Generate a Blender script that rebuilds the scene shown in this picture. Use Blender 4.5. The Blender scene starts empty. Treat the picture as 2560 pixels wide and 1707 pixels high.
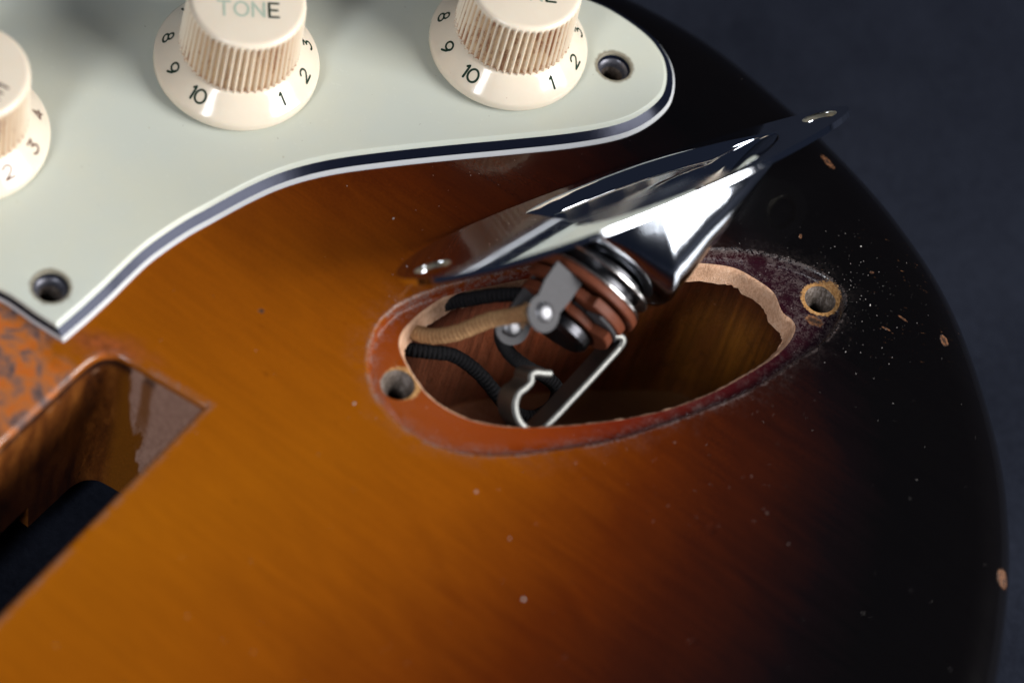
import bpy, bmesh, math, random
import numpy as np
from mathutils import Matrix, Vector
from mathutils.geometry import delaunay_2d_cdt

random.seed(7); rng = np.random.default_rng(7)
MM = 0.001                       # everything below is written in millimetres
sc = bpy.context.scene
COL = sc.collection

# ------------------------------------------------------------------ camera
CR = ((0.9467853, 0.26807223, 0.17814284), (-0.3218658, 0.78854867, 0.5240166), (0.0, -0.55346931, 0.83286957))
cd = bpy.data.cameras.new('camera'); cam = bpy.data.objects.new('camera', cd); COL.objects.link(cam)
mw = Matrix(CR).transposed().to_4x4(); mw.translation = Vector((0.0, -273.0467, 413.2851)) * MM
cam.matrix_world = mw
cd.sensor_width = 36.0; cd.lens = 8500 / 2560 * 36.0
cd.clip_start = 0.05; cd.clip_end = 20.0
cd.dof.use_dof = True; cd.dof.focus_distance = 0.513; cd.dof.aperture_fstop = 8.5; cd.dof.aperture_blades = 9
sc.camera = cam
# ------------------------------------------------------------------ world and studio lamps
w = bpy.data.worlds.new('World'); sc.world = w; w.use_nodes = True
w.node_tree.nodes['Background'].inputs[0].default_value = (0.25, 0.32, 0.55, 1)
w.node_tree.nodes['Background'].inputs[1].default_value = 0.05

def softbox(name, d, dist, sx, sy, power, color, target=(0, 10, 0)):
    l = bpy.data.lights.new(name, 'AREA'); l.shape = 'RECTANGLE'; l.size = sx * MM; l.size_y = sy * MM
    l.energy = power; l.color = color; l.use_nodes = True     # diffuser cloth: bright middle, softer rim
    nt = l.node_tree; em = nt.nodes['Emission']; gm = nt.nodes.new('ShaderNodeNewGeometry'); sp_ = nt.nodes.new('ShaderNodeSeparateXYZ')
    nt.links.new(gm.outputs['Parametric'], sp_.inputs[0]); fac = None
    for k in (0, 1):
        a = nt.nodes.new('ShaderNodeMath'); a.operation = 'PINGPONG'; a.inputs[1].default_value = 0.5; nt.links.new(sp_.outputs[k], a.inputs[0])
        m_ = nt.nodes.new('ShaderNodeMapRange'); m_.interpolation_type = 'SMOOTHSTEP'; m_.inputs[2].default_value = 0.17; m_.inputs[3].default_value = 0.12; nt.links.new(a.outputs[0], m_.inputs[0])
        if fac is None: fac = m_.outputs[0]
        else:
            b_ = nt.nodes.new('ShaderNodeMath'); b_.operation = 'MULTIPLY'; nt.links.new(fac, b_.inputs[0]); nt.links.new(m_.outputs[0], b_.inputs[1]); fac = b_.outputs[0]
    nt.links.new(fac, em.inputs['Strength'])
    o = bpy.data.objects.new(name, l); COL.objects.link(o)
    d = Vector(d).normalized(); p = Vector(target) + d * dist
    o.location = p * MM
    o.rotation_euler = (-d).to_track_quat('-Z', 'Y').to_euler()
    return o
softbox('key_softbox', (0.87, -0.05, 0.47), 900, 540, 600, 21.5, (1.0, 0.99, 0.98))
softbox('strip_softbox', (-0.27, -0.76, 0.59), 900, 150, 520, 5.2, (0.92, 0.95, 1.0))
sc.view_settings.view_transform = 'Standard'; sc.view_settings.look = 'None'
sc.view_settings.exposure = 0.0; sc.view_settings.gamma = 1.0; sc.view_settings.use_curve_mapping = False
sc.cycles.max_bounces = 10; sc.cycles.glossy_bounces = 6

# ------------------------------------------------------------------ material helper
class B:
    def __init__(s, name):
        s.m = bpy.data.materials.new(name); s.m.use_nodes = True; s.t = s.m.node_tree
        s.bsdf = s.t.nodes['Principled BSDF']
    def n(s, typ, ins=None, **pr):
        nd = s.t.nodes.new(typ)
        for k, v in pr.items(): setattr(nd, k, v)
        for k, v in (ins or {}).items(): s.set(nd.inputs[k], v)
        return nd
    def set(s, sock, v):
        if isinstance(v, bpy.types.NodeSocket): s.t.links.new(v, sock)
        elif isinstance(v, (tuple, list)) and len(v) == 3 and sock.type == 'RGBA': sock.default_value = (*v, 1)
        else: sock.default_value = v
    def p(s, **k):
        for a, v in k.items(): s.set(s.bsdf.inputs[a.replace('_', ' ')], v)
        return s
    def pos(s):                                            # world position in mm
        g = s.n('ShaderNodeNewGeometry')
        return s.n('ShaderNodeVectorMath', {0: g.outputs['Position'], 'Scale': 1000.0}, operation='SCALE').outputs[0]
    def opos(s):                                           # object position in mm
        g = s.n('ShaderNodeTexCoord')
        return s.n('ShaderNodeVectorMath', {0: g.outputs['Object'], 'Scale': 1000.0}, operation='SCALE').outputs[0]
    def xyz(s, v): return s.n('ShaderNodeSeparateXYZ', {0: v}).outputs
    def map(s, v, loc=(0, 0, 0), rot=(0, 0, 0), sca=(1, 1, 1)):
        return s.n('ShaderNodeMapping', {'Vector': v, 'Location': loc, 'Rotation': rot, 'Scale': sca}).outputs[0]
    def aniso(s, v, ang, sx, sy, sz=1.0):                  # turn to the grain, then stretch
        q = s.n('ShaderNodeVectorRotate', {'Vector': v, 'Angle': -ang}, rotation_type='Z_AXIS').outputs[0]
        return s.n('ShaderNodeVectorMath', {0: q, 1: (sx, sy, sz)}, operation='MULTIPLY').outputs[0]
    def scratches(s, v, dens=0.62):                        # hairlines in a few directions, 1 on a line
        o = None
        for k, a in enumerate((0.3, 1.1, -0.5, 2.2)):
            w_ = s.n('ShaderNodeVectorMath', {0: v, 1: (17.3 * k, 5.1 * k, 0)}, operation='ADD').outputs[0]
            wob = s.noise(w_, 0.05, 2)
            q = s.aniso(w_, a, 0.05, 2.6); q = s.n('ShaderNodeVectorMath', {0: q, 1: s.n('ShaderNodeCombineXYZ', {1: s.math('MULTIPLY', wob, 6.0)}).outputs[0]}, operation='ADD').outputs[0]
            l = s.step(s.noise(q, 1.3, 1, 0.4), dens + .1, dens + .15); o = l if o is None else s.math('MAXIMUM', o, l)
        return o
    def noise(s, v, scale, detail=3.0, rough=0.55, dist=0.0):
        return s.n('ShaderNodeTexNoise', {'Vector': v, 'Scale': scale, 'Detail': detail, 'Roughness': rough, 'Distortion': dist}).outputs['Fac']
    def math(s, op, a, b=0.0, c=0.0, clamp=False):
        return s.n('ShaderNodeMath', {0: a, 1: b, 2: c}, operation=op, use_clamp=clamp).outputs[0]
    def step(s, v, lo, hi, a=0.0, b=1.0):
        return s.n('ShaderNodeMapRange', {0: v, 1: lo, 2: hi, 3: a, 4: b}, interpolation_type='SMOOTHSTEP').outputs[0]
    def mix(s, f, a, b):
        nd = s.n('ShaderNodeMix', data_type='RGBA'); s.set(nd.inputs[0], f); s.set(nd.inputs[6], a); s.set(nd.inputs[7], b)
        return nd.outputs[2]
    def attr(s, name): return s.n('ShaderNodeAttribute', attribute_name=name).outputs['Fac']
    def ramp(s, f, stops):
        nd = s.n('ShaderNodeValToRGB', {0: f}); e = nd.color_ramp.elements
        while len(e) < len(stops): e.new(0.5)
        for el, (q, c) in zip(e, stops): el.position = q; el.color = (*c, 1)
        return nd.outputs[0]
    def bump(s, h, strength=0.3, dist=0.1):
        return s.n('ShaderNodeBump', {'Height': h, 'Strength': strength, 'Distance': dist * MM}).outputs[0]
    def blob(s, v, c, rx, ry, rot, nz, amt=0.7):           # ragged patch on the xy plane: 1 inside
        q = s.map(v, loc=(0, 0, 0)); q = s.n('ShaderNodeVectorMath', {0: v, 1: (c[0], c[1], 0)}, operation='SUBTRACT').outputs[0]
        q = s.n('ShaderNodeVectorRotate', {'Vector': q, 'Angle': -rot}, rotation_type='Z_AXIS').outputs[0]
        q = s.n('ShaderNodeVectorMath', {0: q, 1: (1 / rx, 1 / ry, 0)}, operation='MULTIPLY').outputs[0]
        l = s.n('ShaderNodeVectorMath', {0: q}, operation='LENGTH').outputs['Value']
        l = s.math('ADD', l, s.math('MULTIPLY', s.math('SUBTRACT', nz, 0.5), amt))
        return l

# ------------------------------------------------------------------ mesh helpers
def catmull(pts, step, closed=True):
    pts = np.array(pts, float); n = len(pts); out = []
    rngi = range(n) if closed else range(n - 1)
    for i in rngi:
        p0, p1, p2, p3 = (pts[(i + k) % n] if closed else pts[min(max(i + k, 0), n - 1)] for k in (-1, 0, 1, 2))
        m = max(2, int(np.linalg.norm(p2 - p1) / step) + 1)
        for t in np.arange(m) / m:
            out.append(0.5 * ((2 * p1) + (-p0 + p2) * t + (2 * p0 - 5 * p1 + 4 * p2 - p3) * t * t + (-p0 + 3 * p1 - 3 * p2 + p3) * t ** 3))
    if not closed: out.append(pts[-1])
    return np.array(out)
def even(pts, step):
    q = np.vstack([pts, pts[:1]]); d = np.r_[0, np.cumsum(np.linalg.norm(np.diff(q, axis=0), axis=1))]
    n = int(d[-1] / step); t = np.arange(n) * d[-1] / n
    return np.stack([np.interp(t, d, q[:, k]) for k in range(2)], 1)
def area(p): return 0.5 * np.sum(p[:, 0] * np.roll(p[:, 1], -1) - np.roll(p[:, 0], -1) * p[:, 1])
def ccw(p): return p if area(p) > 0 else p[::-1].copy()
def inset(p, d):                                           # positive d goes inwards on a CCW ring
    e = np.roll(p, -1, 0) - p; e /= np.linalg.norm(e, axis=1)[:, None] + 1e-12
    nrm = np.stack([-e[:, 1], e[:, 0]], 1); m = nrm + np.roll(nrm, 1, 0); m /= np.linalg.norm(m, axis=1)[:, None] + 1e-12
    c = np.clip((m * nrm).sum(1), 0.5, 1)
    d = np.broadcast_to(d, (len(p),))
    return p + m * (d / c)[:, None]
def inside(poly, q):
    x, y = q[:, 0], q[:, 1]; r = np.zeros(len(q), bool); a = poly; b = np.roll(poly, -1, 0)
    for (x1, y1), (x2, y2) in zip(a, b):
        c = ((y1 > y) != (y2 > y)); r ^= c & (x < (x2 - x1) * (y - y1) / (y2 - y1 + 1e-15) + x1)
    return r
def seg_dist(poly, q):
    a = poly; b = np.roll(poly, -1, 0); best = np.full(len(q), 1e9)
    for p, r in zip(a, b):
        d = r - p; t = np.clip(((q - p) @ d) / (d @ d + 1e-12), 0, 1); best = np.minimum(best, np.hypot(*(q - p - t[:, None] * d).T))
    return best
def circle(c, r, n=40): t = np.arange(n) * 2 * np.pi / n; return np.stack([c[0] + r * np.cos(t), c[1] + r * np.sin(t)], 1)
def fill(outer, holes=(), grid=None):                      # triangulated flat region
    loops = [outer, *holes]; V = []; Ed = []
    for l in loops:
        o = len(V); V += [Vector(p) for p in l]; Ed += [(o + i, o + (i + 1) % len(l)) for i in range(len(l))]
    if grid is not None:
        lo, hi = outer.min(0), outer.max(0); gx, gy = np.meshgrid(np.arange(lo[0], hi[0], grid), np.arange(lo[1], hi[1], grid))
        g = np.stack([gx.ravel(), gy.ravel()], 1); g += rng.uniform(-.2, .2, g.shape) * grid
        k = inside(outer, g) & (seg_dist(outer, g) > grid * .5)
        for h in holes: k &= ~inside(h, g); k[k] = seg_dist(h, g[k]) > grid * .35
        V += [Vector(p) for p in g[k]]
    v, e, f, *_ = delaunay_2d_cdt(V, Ed, [], 0, 1e-7, False)
    v = np.array([(p.x, p.y) for p in v]); f = np.array([list(t) for t in f if len(t) == 3])
    c = v[f].mean(1); k = inside(outer, c)
    for h in holes: k &= ~inside(h, c)
    f = f[k]; a = v[f]; s = (a[:, 1, 0] - a[:, 0, 0]) * (a[:, 2, 1] - a[:, 0, 1]) - (a[:, 2, 0] - a[:, 0, 0]) * (a[:, 1, 1] - a[:, 0, 1])
    f = f[np.abs(s) > 1e-9]; s = s[np.abs(s) > 1e-9]; f[s < 0] = f[s < 0][:, ::-1]
    return v, f
class MB:
    def __init__(s): s.v = []; s.f = []; s.mi = []
    def add(s, V, F, mi=0):
        o = len(s.v); s.v += [tuple(map(float, p)) for p in V]; s.f += [tuple(int(i) + o for i in f) for f in F]; s.mi += [mi] * len(F)
        return s
    def rings(s, R, closed=True, mi=0, flip=False):        # R: list of (n,3) rings, quads between
        n = len(R[0]); V = np.vstack(R); F = []
        for k in range(len(R) - 1):
            for i in range(n if closed else n - 1):
                j = (i + 1) % n; q = (k * n + i, k * n + j, (k + 1) * n + j, (k + 1) * n + i)
                F.append(q[::-1] if flip else q)
        return s.add(V, F, mi)
    def flat(s, outer, holes, z, grid=None, mi=0, flip=False):
        v, f = fill(outer, holes, grid)
        return s.add(np.c_[v, np.full(len(v), z)], f[:, ::-1] if flip else f, mi)
    def box(s, c, x, y, z, mi=0):                          # c centre, x y z half-vectors
        c, x, y, z = map(np.array, (c, x, y, z)); V = [c + a * x + b * y + d * z for a in (-1, 1) for b in (-1, 1) for d in (-1, 1)]
        return s.add(V, [(0, 1, 3, 2), (4, 6, 7, 5), (0, 4, 5, 1), (2, 3, 7, 6), (0, 2, 6, 4), (1, 5, 7, 3)], mi)
    def tube(s, P, r, n=14, cap=True, mi=0):
        P = np.array(P, float); T = np.gradient(P, axis=0); T /= np.linalg.norm(T, axis=1)[:, None]
        u = np.cross(T[0], (0.3, 0.2, 1.0)); u /= np.linalg.norm(u); R = []; a = np.arange(n) * 2 * np.pi / n
        rr = np.broadcast_to(r, (len(P),))
        for p, t, q in zip(P, T, rr):
            u = u - (u @ t) * t; u /= np.linalg.norm(u); b = np.cross(t, u); R.append(p + q * (np.cos(a)[:, None] * u + np.sin(a)[:, None] * b))
        s.rings(R, mi=mi)
        if cap: s.add(R[0], [tuple(range(n))[::-1]], mi); s.add(R[-1], [tuple(range(n))], mi)
        return s
    def build(s, name, mats, parent=None, origin=(0, 0, 0), angle=35, weld=True, attrs=None, recalc=True, wn=False):
        o3 = np.array(origin, float); me = bpy.data.meshes.new(name)
        me.from_pydata(((np.array(s.v, float).reshape(-1, 3) - o3) * MM).tolist(), [], s.f)
        mats = mats if isinstance(mats, (list, tuple)) else [mats]
        for m in mats: me.materials.append(m)
        me.polygons.foreach_set('material_index', s.mi)
        if weld or recalc:
            bm = bmesh.new(); bm.from_mesh(me)
            if weld: bmesh.ops.remove_doubles(bm, verts=bm.verts, dist=2e-6)
            if recalc: bmesh.ops.recalc_face_normals(bm, faces=bm.faces)
            bm.to_mesh(me); bm.free()
        for p in me.polygons: p.use_smooth = True
        if angle: me.set_sharp_from_angle(angle=math.radians(angle))
        if attrs:
            co = np.empty(len(me.vertices) * 3); me.vertices.foreach_get('co', co); co = co.reshape(-1, 3) / MM + o3
            for k, fn in attrs.items():
                at = me.attributes.new(k, 'FLOAT', 'POINT'); at.data.foreach_set('value', np.asarray(fn(co), np.float32))
        ob = bpy.data.objects.new(name, me); COL.objects.link(ob)
        if parent: ob.parent = parent
        else: ob.location = Vector(o3) * MM
        if wn: ob.modifiers.new('normals', 'WEIGHTED_NORMAL').keep_sharp = True
        return ob
def tag(o, label, cat, group=None, kind=None):
    o['label'] = label; o['category'] = cat
    if group: o['group'] = group
    if kind: o['kind'] = kind
    return o
def thing(name, loc, label, cat, group=None):
    o = bpy.data.objects.new(name, None); COL.objects.link(o); o.location = Vector(loc) * MM; o.empty_display_size = 0.01
    return tag(o, label, cat, group)
def z3(p, z): return np.c_[p, np.broadcast_to(z, (len(p),))]

# ------------------------------------------------------------------ traced plan (mm, body top at z = 0)
BODY = ccw(even(catmull([(0.5, 73.4), (13.7, 70.3), (24.5, 65.6), (36.1, 59.2), (50.4, 48.9), (62.8, 35.6), (73.4, 16.5), (78.8, 0.3),
    (81.2, -15.8), (81.6, -32), (80, -60), (74, -92), (60, -125), (34, -158), (-8, -184), (-70, -200), (-140, -190), (-200, -148),
    (-222, -80), (-214, -5), (-186, 45), (-140, 62), (-85, 70), (-40, 74), (-14, 74.5)], 1.0), 2.0))
LIP = ccw(even(catmull([(-18.8, -10.7), (-19.7, -6.1), (-19.3, -2.3), (-17.7, 1.3), (-14.3, 5.2), (-9.4, 9.3), (-2, 14.6), (8, 21.2), (17, 26.3), (23.9, 29.2),
    (28.8, 30.9), (33.9, 31.8), (39.3, 31.8), (43.7, 30.5), (45.9, 27.6), (45.7, 24.0), (44.0, 19.0), (40.1, 13.2), (36.2, 7.5), (30.7, 1.6), (25.1, -3.6),
    (19.5, -8.4), (13.7, -12.3), (4.9, -17.2), (-1.2, -19.3), (-7.0, -19.5), (-11.9, -18.0), (-16.2, -15.0)], 0.4), 0.8))
RIM = ccw(even(catmull([(-13.3, -7.3), (-15.1, -5.0), (-15.7, -2.7), (-15.0, 0.1), (-13.5, 3.2), (-11.1, 6.8), (-7.6, 10.3), (-2.4, 14.4), (6, 19.3), (14, 23.2), (21.4, 26.2),
    (23.6, 27.1), (28.0, 28.1), (31.8, 27.4), (34.9, 26.1), (36.9, 23.3), (38.6, 22.5), (39.5, 21.2), (39.2, 18.5), (37.6, 14.9), (34.2, 10.1), (30.2, 5.2),
    (24.6, -0.1), (18.7, -4.2), (12.7, -7.6), (8.2, -9.8), (3.6, -11.6), (-1.3, -12.6), (-4.8, -12.4), (-7.7, -11.6), (-10.2, -10.2)], 0.3), 0.6))
SLOT = ccw(np.vstack([catmull([(-84.5, -95.6), (-70, -58.7), (-63.1, -41.1), (-59.6, -32.2), (-57.4, -26.8), (-56.3, -24.4), (-54.8, -22.6), (-52.8, -21.75), (-50.8, -21.9), (-47.0, -22.8), (-42.0, -24.0), (-37.4, -25.1)], 0.9, False),
    catmull([(-40.3, -33.1), (-43.6, -41.9), (-46.9, -50.8), (-50.1, -59.5), (-53.3, -68.1), (-63, -94.5)], 0.9, False)]))
GUARD = ccw(np.vstack([catmull([(-60.2, -23.2), (-58.3, -18.9), (-57.2, -16.2), (-56.1, -13.4), (-55.0, -10.3), (-53.0, -5.3), (-49.8, 0.4), (-47.1, 4.3), (-43.3, 9.6), (-40.0, 13.6), (-36.4, 17.0), (-31.8, 20.4),
    (-24.3, 25.0), (-17.0, 29.2), (-9.5, 33.4), (-2.0, 37.7), (3.5, 41.3), (7.1, 44.4), (9.6, 47.8), (11.1, 51.2), (11.4, 53.9), (10.9, 57.0), (9.7, 59.8), (8.2, 61.7), (6.2, 63.4), (3.3, 64.9), (-0.5, 66.2), (-4.5, 66.9), (-14, 67), (-40, 66), (-85, 62), (-135, 50)], 0.9, False),
    catmull([(-150, 10), (-128, -6), (-100, -13), (-84, -17.2), (-74, -19.6), (-70.4, -20.2), (-68.8, -20.6), (-65.3, -21.8)], 1.5, False)]))
GHOLE = [(1.3, 54.2), (-64.7, -16.5)]
JHOLE = [(-13.6, -10.9), (41.9, 27.7)]
T0 = -44.0                                                # table level
LEDGE = -1.5

# ------------------------------------------------------------------ materials
def mat_table():
    b = B('dark_paper'); p = b.pos()
    n1 = b.noise(p, 0.9, 6, 0.7); n2 = b.noise(p, 0.03, 3, 0.5)
    f = b.math('ADD', b.math('MULTIPLY', n1, 0.6), b.math('MULTIPLY', n2, 0.5))
    c = b.ramp(f, [(0.3, (0.0065, 0.0078, 0.0132)), (0.75, (0.021, 0.0248, 0.038))])
    return b.p(Base_Color=c, Roughness=0.9, Specular_IOR_Level=0.04, Normal=b.bump(n1, 0.6, 0.3)).m
def mat_lacquer():
    b = B('sunburst_lacquer'); p = b.pos(); xy = b.xyz(p)
    d = b.attr('edge_dist'); led = b.attr('ledge'); lipw = b.attr('lip_wear')
    flat = b.n('ShaderNodeVectorMath', {0: p, 1: (1, 1, 0.2)}, operation='MULTIPLY').outputs[0]
    big = b.noise(flat, 0.035, 3, 0.5, 0.6)
    grain = b.noise(b.aniso(flat, -0.33, 0.07, 1.0), 0.85, 4, 0.6, 0.5)
    flame = b.noise(b.aniso(flat, -0.55, 0.35, 1.0), 0.12, 3, 0.55, 1.6)
    fine = b.noise(b.aniso(flat, -0.33, 0.6, 1.0), 2.9, 4, 0.8)
    dd = b.math('ADD', d, b.math('MULTIPLY', b.math('SUBTRACT', big, 0.5), 9.0))
    dd = b.math('ADD', dd, b.math('MULTIPLY', b.math('SUBTRACT', grain, 0.5), 6.0))
    dd = b.math('ADD', dd, b.math('MULTIPLY', b.math('SUBTRACT', flame, 0.5), 5.0))
    dd = b.math('ADD', dd, b.math('MULTIPLY', b.math('SUBTRACT', fine, 0.5), 8.0))
    t = b.math('DIVIDE', dd, 100.0)
    top = b.ramp(t, [(0.20, (0.0025, 0.002, 0.002)), (0.27, (0.005, 0.0026, 0.0028)), (0.34, (0.015, 0.0038, 0.0024)), (0.43, (0.040, 0.007, 0.0018)), (0.53, (0.088, 0.015, 0.0012)),
                     (0.62, (0.158, 0.033, 0.0014)), (0.75, (0.255, 0.064, 0.0018)), (1.0, (0.335, 0.098, 0.0022))])
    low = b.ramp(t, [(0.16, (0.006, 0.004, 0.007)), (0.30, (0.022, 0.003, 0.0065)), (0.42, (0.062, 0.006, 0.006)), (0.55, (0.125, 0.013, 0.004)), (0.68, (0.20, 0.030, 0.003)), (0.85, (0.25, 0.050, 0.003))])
    mot = b.math('ADD', b.math('MULTIPLY', grain, 0.35), b.math('ADD', b.math('MULTIPLY', flame, 0.25), b.math('MULTIPLY', fine, 0.5)))
    top = b.n('ShaderNodeVectorMath', {0: top, 'Scale': b.step(mot, 0.34, 0.76, 0.84, 1.04)}, operation='SCALE').outputs[0]
    spot = b.step(b.noise(b.aniso(flat, -0.33, 0.4, 1.0), 0.55, 2, 0.5), 0.70, 0.80)
    top = b.mix(b.math('MULTIPLY', spot, b.step(d, 45, 62, 0.0, 0.5)), top, (0.08, 0.014, 0.001))
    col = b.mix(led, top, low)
    # worn, dusty lip of the recess
    wn = b.noise(p, 0.33, 3, 0.6); wf = b.noise(p, 4.2, 3, 0.7); wg = b.noise(p, 1.6, 3, .65)
    area_ = b.step(wn, 0.34, 0.58)
    wear = b.math('MULTIPLY', b.math('MULTIPLY', b.step(b.math('ADD', b.math('MULTIPLY', wf, .5), b.math('MULTIPLY', wg, .5)), 0.43, 0.58), area_), lipw, clamp=True)
    col = b.mix(b.math('MULTIPLY', wear, b.step(d, 14, 50, 0.34, 0.95)), col, (0.17, 0.13, 0.12))
    spk_ = b.math('MULTIPLY', b.step(wf, 0.63, 0.70), b.math('MULTIPLY', lipw, 0.3), clamp=True)
    col = b.mix(spk_, col, (0.42, 0.38, 0.36))
    # worn patch under the missing bridge
    br = b.blob(p, (-78, -30), 24, 13, -0.25, b.noise(p, 0.16, 4, 0.6), 0.9)
    bm_ = b.step(br, 0.75, 1.05, 1.0, 0.0)
    pat = b.noise(p, 0.36, 4, 0.62, 0.4)
    pc = b.ramp(pat, [(0.34, (0.045, 0.04, 0.05)), (0.44, (0.20, 0.10, 0.07)), (0.53, (0.42, 0.13, 0.03)), (0.62, (0.48, 0.105, 0.006)), (0.75, (0.30, 0.15, 0.09))])
    col = b.mix(bm_, col, pc)
    sm = b.step(b.blob(p, (-54.5, -21.5), 8, 2.8, 0.12, b.noise(p, 0.4, 4), 1.3), 0.0, 1.25, 0.85, 0.0)
    col = b.mix(sm, col, b.ramp(b.noise(p, .6, 4, .7), [(.35, (0.16, 0.045, 0.015)), (.65, (0.34, 0.085, 0.025))]))
    # bare wood chips and scratches
    cn = b.noise(p, 2.6, 5, 0.8); chip = None
    for c, rx, ry, ro in (((37.2, 52.0), 1.6, 0.6, -0.6), ((61.4, 26.8), 1.1, 0.6, -1.0), ((48.2, 34.5), 0.4, 0.22, .4), ((54.5, 28.2), 1.0, 0.2, -0.35), ((52.5, 25.4), .8, 0.18, -.2),
                          ((41.9, 23.6), 1.6, 0.9, -.15), ((-35.7, -7.4), .5, .4, 0), ((36.3, 36.6), 0.25, 0.5, .2)):
        l = b.blob(p, c, rx, ry, ro, cn, 1.6 if rx < 2.0 else 1.0 if rx < 2.6 else 0.42); chip = l if chip is None else b.math('MINIMUM', chip, l)
    cm = b.step(chip, 0.82, 0.98, 1.0, 0.0)
    wood = b.ramp(b.noise(p, 1.5, 5, 0.85), [(0.40, (0.015, 0.008, 0.006)), (0.50, (0.13, 0.052, 0.022)), (0.60, (0.22, 0.095, 0.04)), (0.75, (0.36, 0.20, 0.10))])
    wood = b.mix(b.step(chip, 0.30, 0.62, 0.85, 0.0), wood, (0.02, 0.011, 0.008))
    ed = b.step(b.n('ShaderNodeVectorMath', {0: b.n('ShaderNodeVectorMath', {0: p, 1: (78.3, -8.6, -2.2)}, operation='SUBTRACT').outputs[0]}, operation='LENGTH').outputs['Value'], 1.1, 1.75, 1.0, 0.0)
    edn = b.math('MULTIPLY', ed, b.step(cn, 0.42, 0.5))
    cm = b.math('MAXIMUM', cm, edn)
    # fine brown pick scratches right of the jack
    sreg = b.step(b.blob(p, (51, 30), 15, 17, 0.5, b.noise(p, 0.2, 3), 0.8), 0.35, 1.0, 1.0, 0.0)
    sc1 = b.noise(b.map(p, rot=(0, 0, 0.55), sca=(0.45, 1.6, 1)), 1.5, 3, 0.75)
    sm1 = b.math('MULTIPLY', b.step(sc1, 0.655, 0.72), b.math('MULTIPLY', sreg, b.step(b.noise(p, 0.33, 2), 0.45, 0.58)))
    col = b.mix(b.math('MULTIPLY', sm1, 0.75), col, (0.20, 0.085, 0.035))
    rg = b.math('MINIMUM', b.blob(p, (41.9, 27.7), 3.1, 3.05, 0, cn, 0.5), b.blob(p, (-13.1, -10.4), 3.0, 2.9, 0, cn, 0.5))
    rgm = b.step(rg, 0.93, 1.0, 1.0, 0.0)
    col = b.mix(cm, col, wood)
    col = b.mix(rgm, col, b.ramp(b.noise(p, 2.5, 4, .7), [(.35, (0.26, 0.115, 0.03)), (.6, (0.50, 0.27, 0.10)), (.75, (0.6, 0.38, 0.2))]))
    cm = b.math('MAXIMUM', cm, rgm)
    # small pressed dings that still carry the finish
    dg = b.blob(p, (35.6, -17.7), 0.75, 0.9, 0, cn, 0.3); dg2 = b.blob(p, (37.4, -36.4), 1.0, 0.5, .8, cn, 0.3)
    dgm = b.step(b.math('MINIMUM', dg, dg2), 0.5, 1.1, 0.0, 1.0)
    hz = b.noise(p, 0.06, 4, 0.6, 1.0)
    matte = b.math('MAXIMUM', b.math('MAXIMUM', wear, cm), b.math('MAXIMUM', bm_, sm1))
    rough = b.math('ADD', b.math('MULTIPLY', matte, 0.4), b.math('ADD', 0.10, b.math('MULTIPLY', hz, 0.14)))
    hgt = b.math('ADD', b.math('MULTIPLY', b.math('SUBTRACT', 1.0, cm), 0.6), b.math('MULTIPLY', dgm, 1.0))
    hgt = b.math('ADD', hgt, b.math('MULTIPLY', wear, b.math('MULTIPLY', wf, 0.4)))
    hgt = b.math('ADD', hgt, b.math('MULTIPLY', b.noise(p, 0.8, 2, 0.5), 0.10))
    hgt = b.math('ADD', hgt, b.math('MULTIPLY', cm, b.math('MULTIPLY', b.noise(p, 4, 4, .7), .5)))
    nb = b.bump(hgt, 0.35, 0.35)
    b.p(Base_Color=col, Roughness=rough, Normal=nb, Specular_IOR_Level=0.3, Coat_Weight=b.math('SUBTRACT', 0.55, b.math('MULTIPLY', matte, 0.55), clamp=True), Coat_Roughness=0.06)
    b.set(b.bsdf.inputs['Coat Normal'], nb)
    return b.m
def mat_wood(name, c0, c1, c2, sc_=1.0, rot=0.6):
    b = B(name); p = b.pos()
    f = b.noise(b.map(p, rot=(0.2, 0.3, rot), sca=(1, 0.25, 0.6)), 3.2 * sc_, 6, 0.75, 0.5); g = b.noise(p, 0.35, 3)
    fib = b.noise(b.map(p, rot=(0.5, 0.2, rot), sca=(1, 0.2, 1)), 6 * sc_, 3, .7)
    col = b.ramp(b.math('ADD', b.math('MULTIPLY', f, 0.7), b.math('MULTIPLY', g, 0.3)), [(0.3, c0), (0.5, c1), (0.7, c2)])
    return b.p(Base_Color=col, Roughness=0.8, Specular_IOR_Level=0.25, Normal=b.bump(b.math('ADD', f, b.math('MULTIPLY', fib, .7)), 0.9, 0.3)).m
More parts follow.
